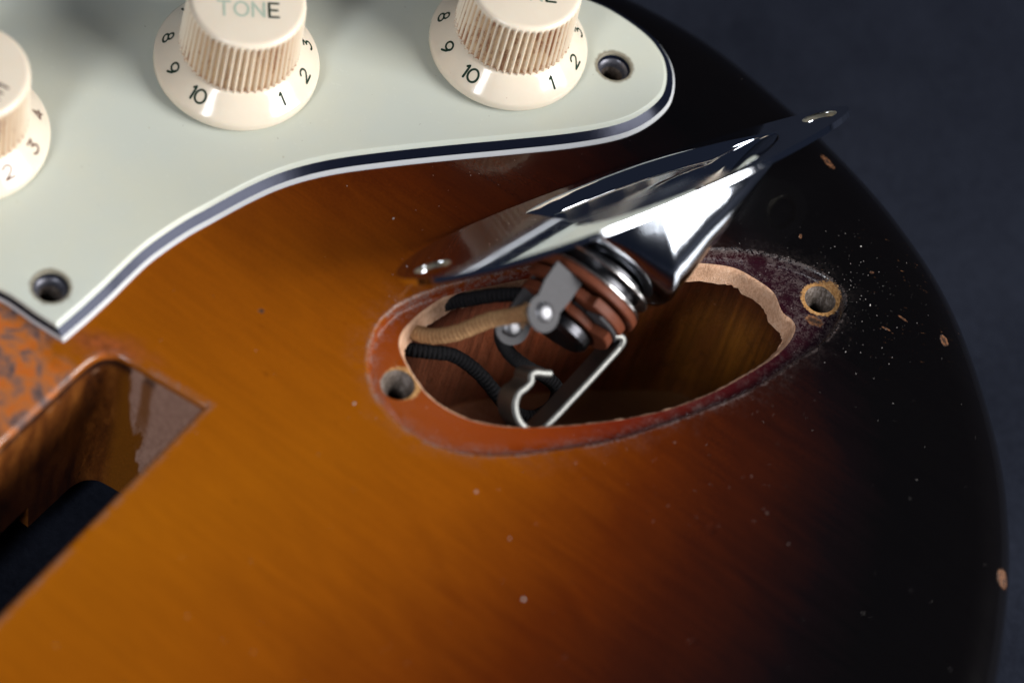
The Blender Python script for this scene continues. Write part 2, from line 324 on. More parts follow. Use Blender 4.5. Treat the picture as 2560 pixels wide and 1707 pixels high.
def mat_cavity():
    b = B('cavity_lacquer'); p = b.pos(); x, y, z = b.xyz(p)[:3]
    n = b.noise(b.map(p, sca=(1, 1, 0.35)), 0.25, 4, 0.6, 0.6); f = b.noise(p, 2.5, 5, 0.75)
    t = b.math('ADD', b.math('MULTIPLY', x, 0.014), b.math('ADD', b.math('MULTIPLY', n, 0.5), 0.08))
    col = b.ramp(t, [(0.15, (0.27, 0.085, 0.04)), (0.45, (0.20, 0.045, 0.016)), (0.62, (0.18, 0.05, 0.008)), (0.85, (0.28, 0.098, 0.010))])
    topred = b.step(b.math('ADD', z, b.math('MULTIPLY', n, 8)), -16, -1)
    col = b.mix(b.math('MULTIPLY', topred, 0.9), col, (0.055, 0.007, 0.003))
    tool = b.noise(b.map(p, sca=(1.6, 1.6, 0.05)), 0.6, 4, .65); blot = b.step(b.noise(p, 0.3, 4, .65), .56, .7)
    col = b.n('ShaderNodeVectorMath', {0: col, 'Scale': b.step(tool, .3, .7, .6, 1.25)}, operation='SCALE').outputs[0]
    col = b.mix(b.math('MULTIPLY', blot, .55), col, (0.05, 0.018, 0.004))
    fl = b.step(z, -39.5, -39.2, 1.0, 0.0)
    col = b.mix(fl, col, b.mix(b.step(x, 2, 16), (0.36, 0.13, 0.05), (0.20, 0.075, 0.014)))
    col = b.mix(b.math('MULTIPLY', b.step(f, 0.5, 0.75), 0.45), col, (0.045, 0.015, 0.006))
    spk = b.noise(p, 3.5, 2, 0.5)
    col = b.mix(b.step(spk, 0.71, 0.76), col, (0.45, 0.25, 0.15))
    return b.p(Base_Color=col, Roughness=b.math('ADD', 0.3, b.math('MULTIPLY', f, 0.3)), Normal=b.bump(b.math('ADD', f, b.math('ADD', b.math('MULTIPLY', n, 2), tool)), 0.55, 0.4), Coat_Weight=0.25, Coat_Roughness=0.25).m
def mat_slot():
    b = B('slot_wall'); p = b.pos(); x, y, z = b.xyz(p)[:3]
    n = b.noise(b.map(p, sca=(1, 1, 0.25)), 0.3, 4, 0.6, 0.5); f = b.noise(b.map(p, sca=(1, 1, 0.5)), 1.6, 5, 0.7)
    lac = b.ramp(b.math('ADD', n, b.math('MULTIPLY', f, 0.25)), [(0.42, (0.035, 0.010, 0.004)), (0.6, (0.12, 0.034, 0.006)), (0.78, (0.24, 0.078, 0.014))])
    raw = b.ramp(b.noise(b.map(p, rot=(0, 0, .4), sca=(1, 1, 0.5)), 1.3, 6, 0.85), [(0.25, (0.20, 0.105, 0.075)), (0.5, (0.38, 0.215, 0.155)), (0.75, (0.50, 0.31, 0.235))])
    e = b.math('ADD', x, b.math('MULTIPLY', z, 0.17))       # end wall: bare wood right of a ragged drip line
    e = b.math('ADD', e, b.math('MULTIPLY', b.math('SUBTRACT', n, 0.5), 9.0))
    m = b.step(e, -50.4, -49.6)
    drip = b.step(b.math('ADD', b.math('ABSOLUTE', b.math('ADD', x, 47.2)), b.math('MULTIPLY', n, 2.0)), 1.6, 2.4, 1.0, 0.0)
    drip = b.math('MULTIPLY', drip, b.step(z, -24, -10))
    m = b.math('MULTIPLY', m, b.math('SUBTRACT', 1.0, b.math('MULTIPLY', drip, 0.8)))
    lac = b.mix(b.step(b.math('ADD', z, b.math('MULTIPLY', f, 1.5)), -3.2, -0.8, 0.0, 0.9), lac, (0.014, 0.006, 0.006))
    scuff = b.math('MULTIPLY', b.step(b.noise(p, 0.35, 3, .6), .58, .66), b.step(z, -5, -2))
    lac = b.mix(scuff, lac, (0.40, 0.22, 0.13))
    col = b.mix(m, b.mix(b.math('MULTIPLY', b.step(x, -52.5, -50), b.step(z, -2, -5)), lac, (0.20, 0.065, 0.006)), raw)
    return b.p(Base_Color=col, Roughness=b.math('ADD', 0.36, b.math('MULTIPLY', m, 0.5)), Specular_IOR_Level=0.3, Normal=b.bump(f, 0.5, 0.5), Coat_Weight=b.math('SUBTRACT', .12, b.math('MULTIPLY', m, .12)), Coat_Roughness=0.2).m
def mat_plastic(name, col, col2, rough=0.22, sss=0.0, spots=True, spec=0.5):
    b = B(name); p = b.pos(); n = b.noise(p, 0.045, 4, 0.6); c = b.mix(b.step(n, 0.35, 0.7), col, col2)
    if spots:
        s_ = b.noise(p, 0.55, 2, 0.5); c = b.mix(b.math('MULTIPLY', b.step(s_, 0.76, 0.82), 0.45), c, (0.30, 0.24, 0.12))
    scr = b.noise(p, 1.5, 3, .6)
    if spots:
        gn = b.noise(p, 1.2, 4, .7); rr_ = b.math('MINIMUM', b.blob(p, GHOLE[0], 3.05, 3.05, 0, gn, 0.25), b.blob(p, GHOLE[1], 3.05, 3.05, 0, gn, 0.25))
        c = b.mix(b.step(rr_, 0.93, 1.08, 0.75, 0.0), c, (0.16, 0.12, 0.07))
        c = b.mix(b.math('MULTIPLY', b.step(b.noise(p, 1.8, 2, .5), 0.76, 0.80), .5), c, (0.2, 0.15, 0.1))
    b.p(Specular_IOR_Level=spec, Base_Color=c, Roughness=b.math('ADD', rough, b.math('MULTIPLY', scr, 0.08)), Normal=b.bump(b.noise(p, 0.5, 3), 0.06, 0.2))
    if sss: b.p(Subsurface_Weight=sss, Subsurface_Scale=0.0012, Subsurface_Radius=(1.0, 0.8, 0.55))
    return b.m
def mat_knob(groove=False, dirt=0.0):
    b = B('cream_knob_fluted' if groove else 'cream_knob'); p = b.opos(); n = b.noise(p, 0.25, 4, 0.6)
    c = b.mix(n, (0.78, 0.665, 0.52), (0.84, 0.75, 0.61))
    if groove:
        g = b.attr('groove'); n2 = b.noise(b.map(p, sca=(1, 1, 0.4)), 0.55, 4, 0.65); n3 = b.noise(p, 2.2, 3, .7)
        m = b.math('MULTIPLY', b.step(g, 0.35, 0.95), b.math('ADD', 0.5, b.math('MULTIPLY', n2, 0.8)), clamp=True)
        c = b.mix(m, c, (0.54, 0.34, 0.175))
        m2 = b.math('MULTIPLY', b.step(g, 0.45, 0.9), b.step(b.math('ADD', n2, b.math('MULTIPLY', n3, .4)), 0.80 - dirt, 0.93 - dirt))
        c = b.mix(m2, c, (0.30, 0.13, 0.06))
        base = b.attr('base_dirt'); c = b.mix(b.math('MULTIPLY', base, b.step(n3, 0.42, 0.62)), c, (0.38, 0.17, 0.08))
    else:
        s_ = b.noise(p, 1.4, 3, .6); c = b.mix(b.math('MULTIPLY', b.step(s_, 0.72, 0.78), 0.5), c, (0.45, 0.26, 0.14))
    return b.p(Base_Color=c, Roughness=0.12 if not groove else 0.28, Subsurface_Weight=0.25, Subsurface_Scale=0.0009, Subsurface_Radius=(1.0, 0.7, 0.5), Normal=b.bump(b.noise(p, 1.0, 3), 0.07, 0.2)).m
def simple(name, col, rough=0.5, metal=0.0, bumpsc=1.5, bs=0.15, var=0.25, spec=0.5):
    b = B(name); p = b.pos(); n = b.noise(p, bumpsc, 5, 0.65)
    c = b.mix(n, tuple(x * (1 - var) for x in col), tuple(min(1, x * (1 + var)) for x in col))
    return b.p(Base_Color=c, Roughness=b.math('ADD', rough * 0.8, b.math('MULTIPLY', n, rough * 0.4)), Metallic=metal, Specular_IOR_Level=spec, Normal=b.bump(n, bs, 0.15)).m
def mat_chrome():
    b = B('chrome'); p = b.opos()
    scr = b.noise(b.map(p, rot=(0, 0, 0.9), sca=(4, 0.12, 1)), 1.1, 3, 0.7); pit = b.noise(p, 3.0, 3, 0.6)
    pr = b.math('MULTIPLY', b.step(b.noise(p, 0.18, 3), 0.45, 0.65), pit)
    h = b.math('ADD', b.math('MULTIPLY', b.step(scr, 0.62, 0.72), -0.15), b.math('MULTIPLY', pr, 0.35))
    return b.p(Base_Color=(0.74, 0.77, 0.82), Metallic=1.0, Roughness=b.math('ADD', b.step(b.xyz(p)[2], -4.6, -3.0, 0.27, 0.02), b.math('MULTIPLY', pit, 0.035)), Normal=b.bump(h, 0.07, 0.12)).m
def mat_cloth(name, c0, c1):
    b = B(name); a = b.attr('along'); r = b.attr('round')
    w1 = b.math('SINE', b.math('ADD', b.math('MULTIPLY', a, 9.0), b.math('MULTIPLY', r, 0.7))); w2 = b.math('SINE', b.math('SUBTRACT', b.math('MULTIPLY', a, 9.0), b.math('MULTIPLY', r, 0.7)))
    h = b.math('MAXIMUM', w1, b.math('MULTIPLY', w2, 0.7)); n = b.noise(b.pos(), 2.5, 4, 0.7)
    f = b.math('ADD', b.math('MULTIPLY', h, 0.22), n)
    return b.p(Base_Color=b.ramp(f, [(0.3, c0), (0.7, c1)]), Roughness=0.9, Specular_IOR_Level=0.1, Normal=b.bump(b.math('ADD', h, n), 0.8, 0.12)).m
M = dict(table=mat_table(), lacquer=mat_lacquer(), raw=mat_wood('raw_wood', (0.36, 0.17, 0.085), (0.68, 0.40, 0.25), (0.80, 0.56, 0.40)), hole=mat_wood('dirty_hole_wood', (0.03, 0.024, 0.02), (0.13, 0.10, 0.08), (0.46, 0.40, 0.36), 0.7),
    cavity=mat_cavity(), slot=mat_slot(), mint=mat_plastic('mint_plastic', (0.585, 0.615, 0.545), (0.62, 0.63, 0.525), 0.22, 0.12, True, 0.3), black_ply=mat_plastic('black_ply', (0.006, 0.008, 0.016), (0.008, 0.01, 0.02), 0.12, 0, False, 0.15),
    white_ply=mat_plastic('white_ply', (0.60, 0.61, 0.62), (0.56, 0.575, 0.585), 0.35, 0.1, False, 0.25), guard_hole=simple('grimy_hole', (0.10, 0.10, 0.12), 0.35, 0.4, 1.2, 0.4, 0.7),
    knob=mat_knob(), flute=mat_knob(True, 0.05), grimy_flute=mat_knob(True, 0.12), green=simple('green_print', (0.020, 0.040, 0.026), 0.6, 0, 3, .1, .5, .08), pale_green=simple('worn_pale_green_print', (0.46, 0.53, 0.42), 0.5, 0, 2, .1, .25), brown=simple('brown_print', (0.12, 0.06, 0.045), 0.6, 0, 2, .1, .4, .08),
    chrome=mat_chrome(), nickel=simple('nickel', (0.52, 0.51, 0.50), 0.25, 1.0, 1.5, 0.12, 0.2), dark_metal=simple('dark_steel', (0.05, 0.05, 0.055), 0.3, 1.0, 1.2, 0.15, 0.4), tin=simple('tinned_lug', (0.075, 0.073, 0.076), 0.6, 0.1, 1.0, 0.2, 0.35, 0.12),
    phenolic=simple('phenolic', (0.115, 0.032, 0.015), 0.5, 0, 1.3, 0.3, 0.5, 0.16), solder=simple('solder', (0.20, 0.20, 0.21), 0.42, 1.0, 1.3, 0.6, 0.25), spring=simple('spring_steel', (0.17, 0.17, 0.16), 0.46, 1.0, 2, 0.2, 0.25),
    tan=mat_cloth('tan_cloth', (0.22, 0.115, 0.05), (0.46, 0.27, 0.13)), blk=mat_cloth('black_cloth', (0.003, 0.003, 0.0035), (0.014, 0.0135, 0.015)), dust=simple('dust', (0.50, 0.46, 0.43), 0.7, 0, 3, .1, .3))

M['black_ply'].node_tree.nodes['Principled BSDF'].inputs['Specular Tint'].default_value = (0.72, 0.76, 1.0, 1)
# ------------------------------------------------------------------ the table
tb = MB(); g = np.array([(-900, -700), (1000, -700), (1000, 1100), (-900, 1100)], float)
tb.flat(g, [], T0, 60)
table = tb.build('table_surface', M['table']); table['kind'] = 'structure'; table['label'] = 'dark blue-black paper surface under the guitar'

# ------------------------------------------------------------------ guitar body
body = thing('guitar_body', (0, 0, T0), 'sunburst electric guitar body, amber fading to black, with open jack cavity', 'guitar body')
BO = (0, 0, T0); RO = 7.0
lip_prof = [(-0.5, 0), (0, 0), (0.25, -0.02), (0.55, -0.12), (0.85, -0.32), (1.1, -0.62), (1.3, -0.95), (1.5, -1.22), (1.75, -1.42), (2.0, LEDGE)]
# keep the lip's inner ring clear of the cavity and of the screw holes
lip_rings = [z3(inset(LIP, d * 0.56), z) for d, z in lip_prof]
slot_prof = [(-0.7, 0), (0, 0), (0.2, -0.03), (0.42, -0.13), (0.6, -0.32), (0.72, -0.6), (0.78, -1.0)]
slot_rings = [z3(inset(SLOT, d), z) for d, z in slot_prof]
ts = np.radians(np.linspace(0, 90, 10))
outer_rings = [z3(inset(BODY, RO * (1 - math.sin(t))), -RO * (1 - math.cos(t))) for t in ts]
outer_rings += [z3(BODY, z) for z in (-15, -25, T0 + RO)] + [z3(inset(BODY, RO * (1 - math.cos(t))), T0 + RO - RO * math.sin(t)) for t in ts[1:]]
gh = [circle(c, 1.72, 44) for c in GHOLE]; jh = [circle(c, r, 44) for c, r in zip(JHOLE, (2.55, 2.4))]
m = MB()
m.flat(outer_rings[0][:, :2], [lip_rings[0][:, :2], slot_rings[0][:, :2]] + gh, 0.0, 3.0)
m.rings(outer_rings, flip=True); m.rings(lip_rings); m.rings(slot_rings)
m.flat(lip_rings[-1][:, :2], [RIM] + jh, LEDGE, 1.2)
def a_edge(co): return seg_dist(BODY, co[:, :2]) * (1 - 0.24 * np.clip((-co[:, 1] - 2) / 55, 0, 1))   # the sprayed band is wider at the tail
def a_ledge(co):
    q = co[:, :2]; i = inside(LIP, q); return np.where(i & (co[:, 2] > -6), np.clip(-co[:, 2] / 0.6, 0, 1), 0)
def a_lip(co):
    q = co[:, :2]; d = seg_dist(LIP, q); ins = inside(LIP, q)
    wv = np.where(ins, np.exp(-(d / 1.9) ** 2), np.exp(-(d / 0.2) ** 2)) * (co[:, 2] > -6)
    end = np.exp(-(np.hypot(q[:, 0] - 40, q[:, 1] - 27) / 9) ** 2) * ins
    sl = np.exp(-(seg_dist(SLOT, q) / 0.35) ** 2) * (co[:, 2] > -3)
    return np.clip(np.maximum(np.maximum(wv, end * 0.9), sl * .8), 0, 1)
shell = m.build('lacquered_shell', M['lacquer'], body, BO, 50, attrs={'edge_dist': a_edge, 'ledge': a_ledge, 'lip_wear': a_lip}, wn=True)
# jack cavity: fuzzy bare rim, then lacquered walls and floor
jit = lambda r, a, az: np.c_[r[:, 0] + rng.normal(0, a, len(r)), r[:, 1] + rng.normal(0, a, len(r)), r[:, 2] + rng.normal(0, az, len(r))]
e0 = z3(RIM, LEDGE); mid = [jit(z3(inset(RIM, d_), LEDGE - k), 0.05, 0.07) for d_, k in ((0.3, 0.22), (0.5, 0.8), (0.72, 1.5), (0.95, 2.2), (1.12, 2.8))]
kr = np.hanning(9); depth = 3.1 + 1.6 * np.convolve(np.pad(rng.normal(0, 0.35, len(RIM)), 4, 'wrap'), kr / kr.sum(), 'valid') + rng.normal(0, 0.1, len(RIM))
low = jit(z3(inset(RIM, 1.25), LEDGE - depth), 0.07, 0.0)
MB().rings([e0] + mid + [low, z3(inset(RIM, -0.6), LEDGE - depth - 0.7)]).build('cavity_rim', M['raw'], body, BO, 60, recalc=False)
cw = MB(); R0 = inset(RIM, -0.6)
cw.rings([z3(R0, -3.0)] + [z3(R0, z) for z in (-6, -10, -15, -20, -25, -30, -35, -39.2)] + [z3(inset(R0, 0.3), -39.6)])
cw.flat(inset(R0, 0.3), [], -39.6, 3.0)
cw.build('jack_cavity', M['cavity'], body, BO, 50, recalc=False)
# tremolo slot through the body
sr = slot_rings[-1]; bot = np.where(sr[:, 0] < -59.5, -29.0, -36.0); rows = []
for k in np.linspace(0, 1, 9): rows.append(np.c_[sr[:, :2], sr[:, 2] + (bot - sr[:, 2]) * k])
rows.append(np.c_[inset(sr[:, :2], -3.0), bot - 0.2])
MB().rings(rows).build('tremolo_slot', M['slot'], body, BO, 40, recalc=False)
def screw_hole(c, r, z, prof, mat):
    MB().rings([np.c_[circle(c, r * q, 44) if k < 2 else circle(c, r * q, 44) + rng.normal(0, 0.05, (44, 2)), np.full(44, z - d)] for k, (q, d) in enumerate(prof)]).build('screw_hole', mat, body, BO, 60, recalc=False)
for c, r in zip(JHOLE, (2.55, 2.4)): screw_hole(c, r, LEDGE, [(1, 0), (0.95, 0.35), (0.86, 0.9), (0.72, 1.5), (0.57, 2.0), (0.46, 2.3), (0.42, 2.8), (0.38, 14)], M['hole'])
for c in GHOLE: screw_hole(c, 1.72, 0, [(1, 0), (.8, 0.6), (0.7, 6), (0.65, 16)], M['hole'])

# ------------------------------------------------------------------ pickguard, three plies
pg = thing('pickguard', (-64.7, -16.5, 0), 'mint green three-ply pickguard with black middle layer and two empty screw holes', 'pickguard')
PO = (-64.7, -16.5, 0)
def inset_edges(p, d):                                     # d per edge i -> i+1, corners meet exactly
    e = np.roll(p, -1, 0) - p; e /= np.linalg.norm(e, axis=1)[:, None]; nr = np.stack([-e[:, 1], e[:, 0]], 1); out = []
    for i in range(len(p)):
        n1, n2, d1, d2 = nr[i - 1], nr[i], d[i - 1], d[i]; A = np.array([n1, n2])
        out.append(p[i] + (np.linalg.solve(A, (d1, d2)) if abs(np.linalg.det(A)) > 0.2 else (n1 + n2) / np.linalg.norm(n1 + n2) * (d1 + d2) / 2))
    return np.array(out)
gm_ = (GUARD + np.roll(GUARD, -1, 0)) / 2; bridge_side = (gm_[:, 1] < -6) & (gm_[:, 0] < -60.6)
bw = np.where(bridge_side, 0.3, 1.0)
G = lambda d, z: z3(inset_edges(GUARD, d * bw), z)
H = lambda r, z: [z3(circle(c, r, 40), z) for c in GHOLE]
top = MB(); tr = [G(2.25, 2.4), G(2.05, 2.35), G(1.6, 1.75)]
top.flat(tr[0][:, :2], [h[:, :2] for h in H(2.75, 2.4)], 2.4, 6.0); top.rings(tr, flip=True)
for a, b_, c_ in zip(H(2.75, 2.4), H(2.62, 2.3), H(2.55, 1.85)): top.rings([a, b_, c_])
top.build('top_layer', M['mint'], pg, PO, 40, wn=True)
md = MB().rings([G(1.6, 1.75), G(0.42, 0.84)], flip=True)
for a, b_ in zip(H(2.55, 1.85), H(2.35, 1.2)): md.rings([a, b_])
md.build('middle_layer', M['black_ply'], pg, PO, 40)
bt = MB().rings([G(0.42, 0.84), G(0.06, 0.3), G(0.0, 0.2), G(0.0, 0.004)], flip=True)
bt.build('bottom_layer', M['white_ply'], pg, PO, 60)
for a, b_, c_, d_ in zip(H(2.35, 1.2), H(2.1, 0.9), H(1.75, 0.8), H(1.65, 0.01)): MB().rings([a, b_, c_, d_]).build('screw_hole', M['guard_hole'], pg, PO, 60, recalc=False)

# ------------------------------------------------------------------ knobs
def arc(cx, cy, rx, ry, a0, a1, n=18): t = np.radians(np.linspace(a0, a1, n)); return [(cx + rx * math.cos(k), cy + ry * math.sin(k)) for k in t]
GL = {'0': [arc(.4, .5, .4, .5, 90, 450, 32)], '1': [[(.02, .82), (.2, 1.0), (.2, 0)]], '2': [arc(.35, .68, .33, .32, 165, -35) + [(.0, 0)], [(0, 0), (.7, 0)]],
      '3': [[(.05, 1), (.62, 1)], [(.62, 1), (.28, .62)], arc(.3, .3, .34, .31, 95, -150)], '4': [[(.5, 0), (.5, 1)], [(.5, 1), (0, .3)], [(0, .3), (.72, .3)]],
      '5': [[(.6, 1), (.1, 1)], [(.1, 1), (.05, .55)], arc(.3, .32, .34, .32, 125, -145)], '6': [arc(.35, .32, .33, .32, 90, 450, 28), [(.06, .42), (.2, .75), (.5, 1)]],
      '7': [[(0, 1), (.65, 1)], [(.65, 1), (.2, 0)]], '8': [arc(.35, .74, .27, .26, 90, 450, 26), arc(.35, .25, .34, .26, 90, 450, 26)], '9': [arc(.35, .68, .33, .32, 90, 450, 28), [(.64, .58), (.5, .25), (.2, 0)]],
      'T': [[(0, 1), (.7, 1)], [(.35, 1), (.35, 0)]], 'O': [arc(.4, .5, .4, .5, 90, 450, 32)], 'N': [[(0, 0), (0, 1)], [(0, 1), (.66, 0)], [(.66, 0), (.66, 1)]], 'E': [[(0, 0), (0, 1)], [(0, 1), (.55, 1)], [(0, .5), (.48, .5)], [(0, 0), (.55, 0)]],
      'V': [[(0, 1), (.36, 0)], [(.36, 0), (.72, 1)]], 'L': [[(0, 1), (0, 0)], [(0, 0), (.5, 0)]], 'U': [[(0, 1), (0, .3)] + arc(.32, .3, .32, .3, 180, 360) + [(.64, 1)]], 'M': [[(0, 0), (0, 1)], [(0, 1), (.4, .2)], [(.4, .2), (.8, 1)], [(.8, 1), (.8, 0)]]}
ADV = {'0': .8, '1': .22, '4': .72, 'O': .8, 'M': .8, 'L': .5, 'E': .55}
def ribbon(mb, pts, wd, fn, lift):
    p = np.array(pts, float); d = np.r_[0, np.cumsum(np.linalg.norm(np.diff(p, axis=0), axis=1))]; n = max(3, int(d[-1] / 0.12))
    t = np.linspace(0, d[-1], n); p = np.stack([np.interp(t, d, p[:, k]) for k in (0, 1)], 1)
    T = np.gradient(p, axis=0); T /= np.linalg.norm(T, axis=1)[:, None] + 1e-9; Nn = np.stack([-T[:, 1], T[:, 0]], 1)
    mb.rings([np.array([fn(*q, lift) for q in p - Nn * wd / 2]), np.array([fn(*q, lift) for q in p + Nn * wd / 2])], closed=False)
    if np.linalg.norm(p[0] - p[-1]) > 0.05:
        for c, tt in ((p[0], -T[0]), (p[-1], T[-1])):
            a0 = math.atan2(tt[1], tt[0]); q = [c + wd / 2 * np.array((math.cos(a0 + x), math.sin(a0 + x))) for x in np.linspace(-math.pi / 2, math.pi / 2, 7)]
            mb.add([fn(*k, lift) for k in q], [tuple(range(7))])
def glyphs(text, h, gap, fn, wd, ctr=True):
    wid = sum(ADV.get(c, .7) for c in text) * h + gap * (len(text) - 1); x = -wid / 2 if ctr else 0; out = []
    for c in text:
        mb = MB()
        for k, st in enumerate(GL[c]): ribbon(mb, [(x + a * h, (b_ - .5) * h) for a, b_ in st], wd, fn, 0.03 + 0.008 * k)
        out.append((c, mb)); x += ADV.get(c, .7) * h + gap
    return out
NF = 54; ZB, ZT = 5.5, 16.6
def knob_meshes():
    th = np.arange(NF * 8) * 2 * np.pi / (NF * 8); gr = (0.5 + 0.5 * np.cos(NF * th)) ** 0.5
    def ring(r, z, dep): q = r - dep * gr; return np.c_[q * np.cos(th), q * np.sin(th), np.full(len(th), z)]
    rows = [(9.0, 5.2, 0.25), (9.1, 5.7, .5), (9.06, 7, .52), (9.0, 9, .52), (8.93, 11, .52), (8.86, 13, .52), (8.80, 14.6, .52), (8.78, 15.1, .46), (8.76, 15.5, .30), (8.72, 15.8, .1), (8.64, 16.1, 0), (8.45, 16.38, 0), (8.15, 16.54, 0), (7.8, ZT, 0)]
    return [ring(*r) for r in rows], rows
def make_knob(loc, rotdeg, word, printm, letterm, label, r_skirt=12.35, tilt=(0, 0), flute='flute'):
    k = thing('control_knob', loc, label, 'knob', 'control knobs on the pickguard')
    R, rows = knob_meshes(); mb = MB().rings(R)
    n = len(R[0]); mb.add(np.vstack([R[-1], [(0, 0, ZT)]]), [(i, (i + 1) % n, n) for i in range(n)])
    exp_r = lambda z: np.interp(z, [q[1] for q in rows], [q[0] for q in rows])
    mb.build('fluted_barrel', M[flute], k, (0, 0, 0), 60, attrs={'groove': lambda co: np.clip((exp_r(co[:, 2]) - np.hypot(co[:, 0], co[:, 1])) / 0.5, 0, 1) * (co[:, 2] < 15.9),
        'base_dirt': lambda co: np.clip((6.6 - co[:, 2]) / 1.0, 0, 1)})
    prof = [(11.4, 0.7), (r_skirt - .15, 0.7), (r_skirt - .03, .85), (r_skirt, 1.1), (r_skirt, 1.85), (r_skirt - .06, 2.1), (r_skirt - .22, 2.35), (r_skirt - .5, 2.65), (11.2, 3.3), (10.3, 4.2), (9.5, 5.0), (9.2, 5.3), (8.9, 5.5), (8.2, 5.6)]
    th = np.arange(144) * 2 * np.pi / 144
    MB().rings([np.c_[r * np.cos(th), r * np.sin(th), np.full(144, z)] for r, z in prof]).build('skirt', M['knob'], k, (0, 0, 0), 40)
    cosr = math.sqrt(.5)
    for i in range(1, 11):
        a0 = math.radians(-36 + 32 * (i - 1) + rotdeg)
        def fn(u, v, l, a0=a0):
            r = 10.55 - v * cosr + l * cosr; z = 3.95 + v * cosr + l * cosr; a = a0 + u / 10.55; return (r * math.cos(a), r * math.sin(a), z)
        mb = MB()
        for c, g_ in glyphs(str(i), 2.05, 0.36, fn, 0.35): mb.add(g_.v, g_.f)
        mb.build('numeral', printm, k, (0, 0, 0), 60, weld=False, recalc=False)
    ta = math.radians(18 + rotdeg)
    def ft(u, v, l): v = v - (1.9 if len(word) < 5 else 0.9); return (u * math.cos(ta) - v * math.sin(ta), u * math.sin(ta) + v * math.cos(ta), ZT + l - .01)
    for (c, g_), lm in zip(glyphs(word, 2.5, 0.66 if len(word) < 5 else .45, ft, 0.38), letterm): g_.build('letter', lm, k, (0, 0, 0), 60, weld=False, recalc=False)
    k.rotation_euler = (math.radians(tilt[0]), math.radians(tilt[1]), 0)
    return k
P_, D_, W_ = M['pale_green'], M['green'], M['brown']
make_knob((-52.6, 30.9, 2.4), 2, 'TONE', D_, [P_, P_, P_, D_], 'cream tone knob in the middle of the three, TONE print half worn away', 12.5)
make_knob((-15.2, 50.65, 2.4), -2, 'TONE', D_, [P_, P_, P_, D_], 'cream tone knob with brown grime in its flutes, nearest the pointed pickguard end', 12.27, flute='grimy_flute')
make_knob((-85.1, 3.0, 2.4), -30, 'VOLUME', W_, [W_] * 6, 'cream volume knob cut off by the left edge of the photo', 12.4)

# ------------------------------------------------------------------ chrome jack plate, lifted and turned on its side
RM = np.array([[0.6943221, -0.4735235, -0.5419338], [0.7196524, 0.4524977, 0.5266367], [-0.0041511, -0.7556595, 0.6549515]])
TP = np.array([9.40, 25.1, 12.9])
PH = math.radians(33); RC, LW, U0 = 12.0, 21.4, -13.0
pl = MB(); s_ = np.sin(np.linspace(-1, 1, 121) * np.pi / 2); wv = 15.5 * (1 - s_ ** 2) ** 0.53 * (1 - 0.28 * s_)
OUT = ccw(even(np.vstack([np.c_[38.9 * s_, -wv], np.c_[38.9 * s_, wv][::-1][1:-1]]), 0.7))
UB, DB = U0 + 20.0 * math.sin(PH), 20.0 * math.cos(PH)         # deepest corner of the scoop
us = np.r_[np.linspace(U0, UB - 1.2, 16), np.linspace(UB - 0.6, UB + 1.2, 6), np.linspace(UB + 2.2, 26.0, 30)]
Wu = np.interp(us, np.linspace(-13, 26, 40), np.interp(np.linspace(-13, 26, 40), [-13, -10.5, -7, -2, 4, 9, 13, 17, 21, 24, 25.4, 26], [9.8, 11.6, 12.7, 13.2, 13.3, 12.8, 11.6, 9.6, 6.8, 3.9, 2.1, 0]))
Wu = np.convolve(np.r_[Wu[:1], Wu, Wu[-1:]], [.25, .5, .25], 'valid'); Wu[0] = 9.6; Wu[-1] = 0
Du = np.where(us < UB, (us - U0) / (UB - U0) * DB, DB * np.clip((26.0 - us) / (26.0 - UB), 0, 1) ** 1.06)
for _ in range(4): Du = np.convolve(np.r_[Du[:1], Du, Du[-1:]], [.25, .5, .25], 'valid'); Du[0] = 0; Du[-1] = 0
secs = []
for u, W_u, D_u in zip(us, Wu, Du):
    rho = min(2.3, .5 * D_u, .45 * W_u); nn_ = float(np.interp(u, [U0, UB - 7, UB + 7, 26], [3.6, 3.0, 2.3, 2.3])); half = []
    for t in np.radians(np.linspace(0, 88, 12)): half.append((W_u - rho * math.sin(t), -rho * (1 - math.cos(t))))
    s0_, w0_ = half[-1]
    for t in np.linspace(0, math.pi / 2, 20)[1:]: half.append((s0_ * math.cos(t) ** (2 / nn_) if t < 1.57 else 0.0, w0_ - (D_u + w0_) * math.sin(t) ** (2 / nn_)))
    half = np.array(half); full = np.vstack([half, half[::-1][1:] * (-1, 1)])
    secs.append(np.c_[np.full(len(full), u), full])
nS = len(secs[0])
ring_open = np.vstack([secs[0][:, :2], np.array([q[-1, :2] for q in secs[1:]]), np.array([q[0, :2] for q in secs[1:-1]])[::-1]])
pl.flat(OUT, [ccw(ring_open), circle((-33.9, 0), 2.7, 36), circle((33.9, 0), 2.7, 36)], 0.0, 4.0)
e2 = np.array([math.sin(PH), 0, -math.cos(PH)]); mA = np.array([math.cos(PH), 0, math.sin(PH)])
pl.rings(secs, closed=False)
plate = pl.build('jack_plate', M['chrome'], None, (0, 0, 0), None, recalc=True)
me = plate.data
bm = bmesh.new(); bm.from_mesh(me)
bmesh.ops.dissolve_degenerate(bm, dist=1e-6, edges=bm.edges)
bmesh.ops.recalc_face_normals(bm, faces=bm.faces)
zs = sum(f.normal.z * f.calc_area() for f in bm.faces if abs(f.normal.z) > .99)
if zs < 0: bmesh.ops.reverse_faces(bm, faces=bm.faces)
bm.to_mesh(me); bm.free()
for p in me.polygons: p.use_smooth = True
so = plate.modifiers.new('sheet', 'SOLIDIFY'); so.thickness = 0.95 * MM; so.offset = -1; so.material_offset = 1
plate.data.materials.append(simple('unpolished_chrome', (0.40, 0.43, 0.48), 0.12, 1.0, 2.5, 0.10, 0.12))
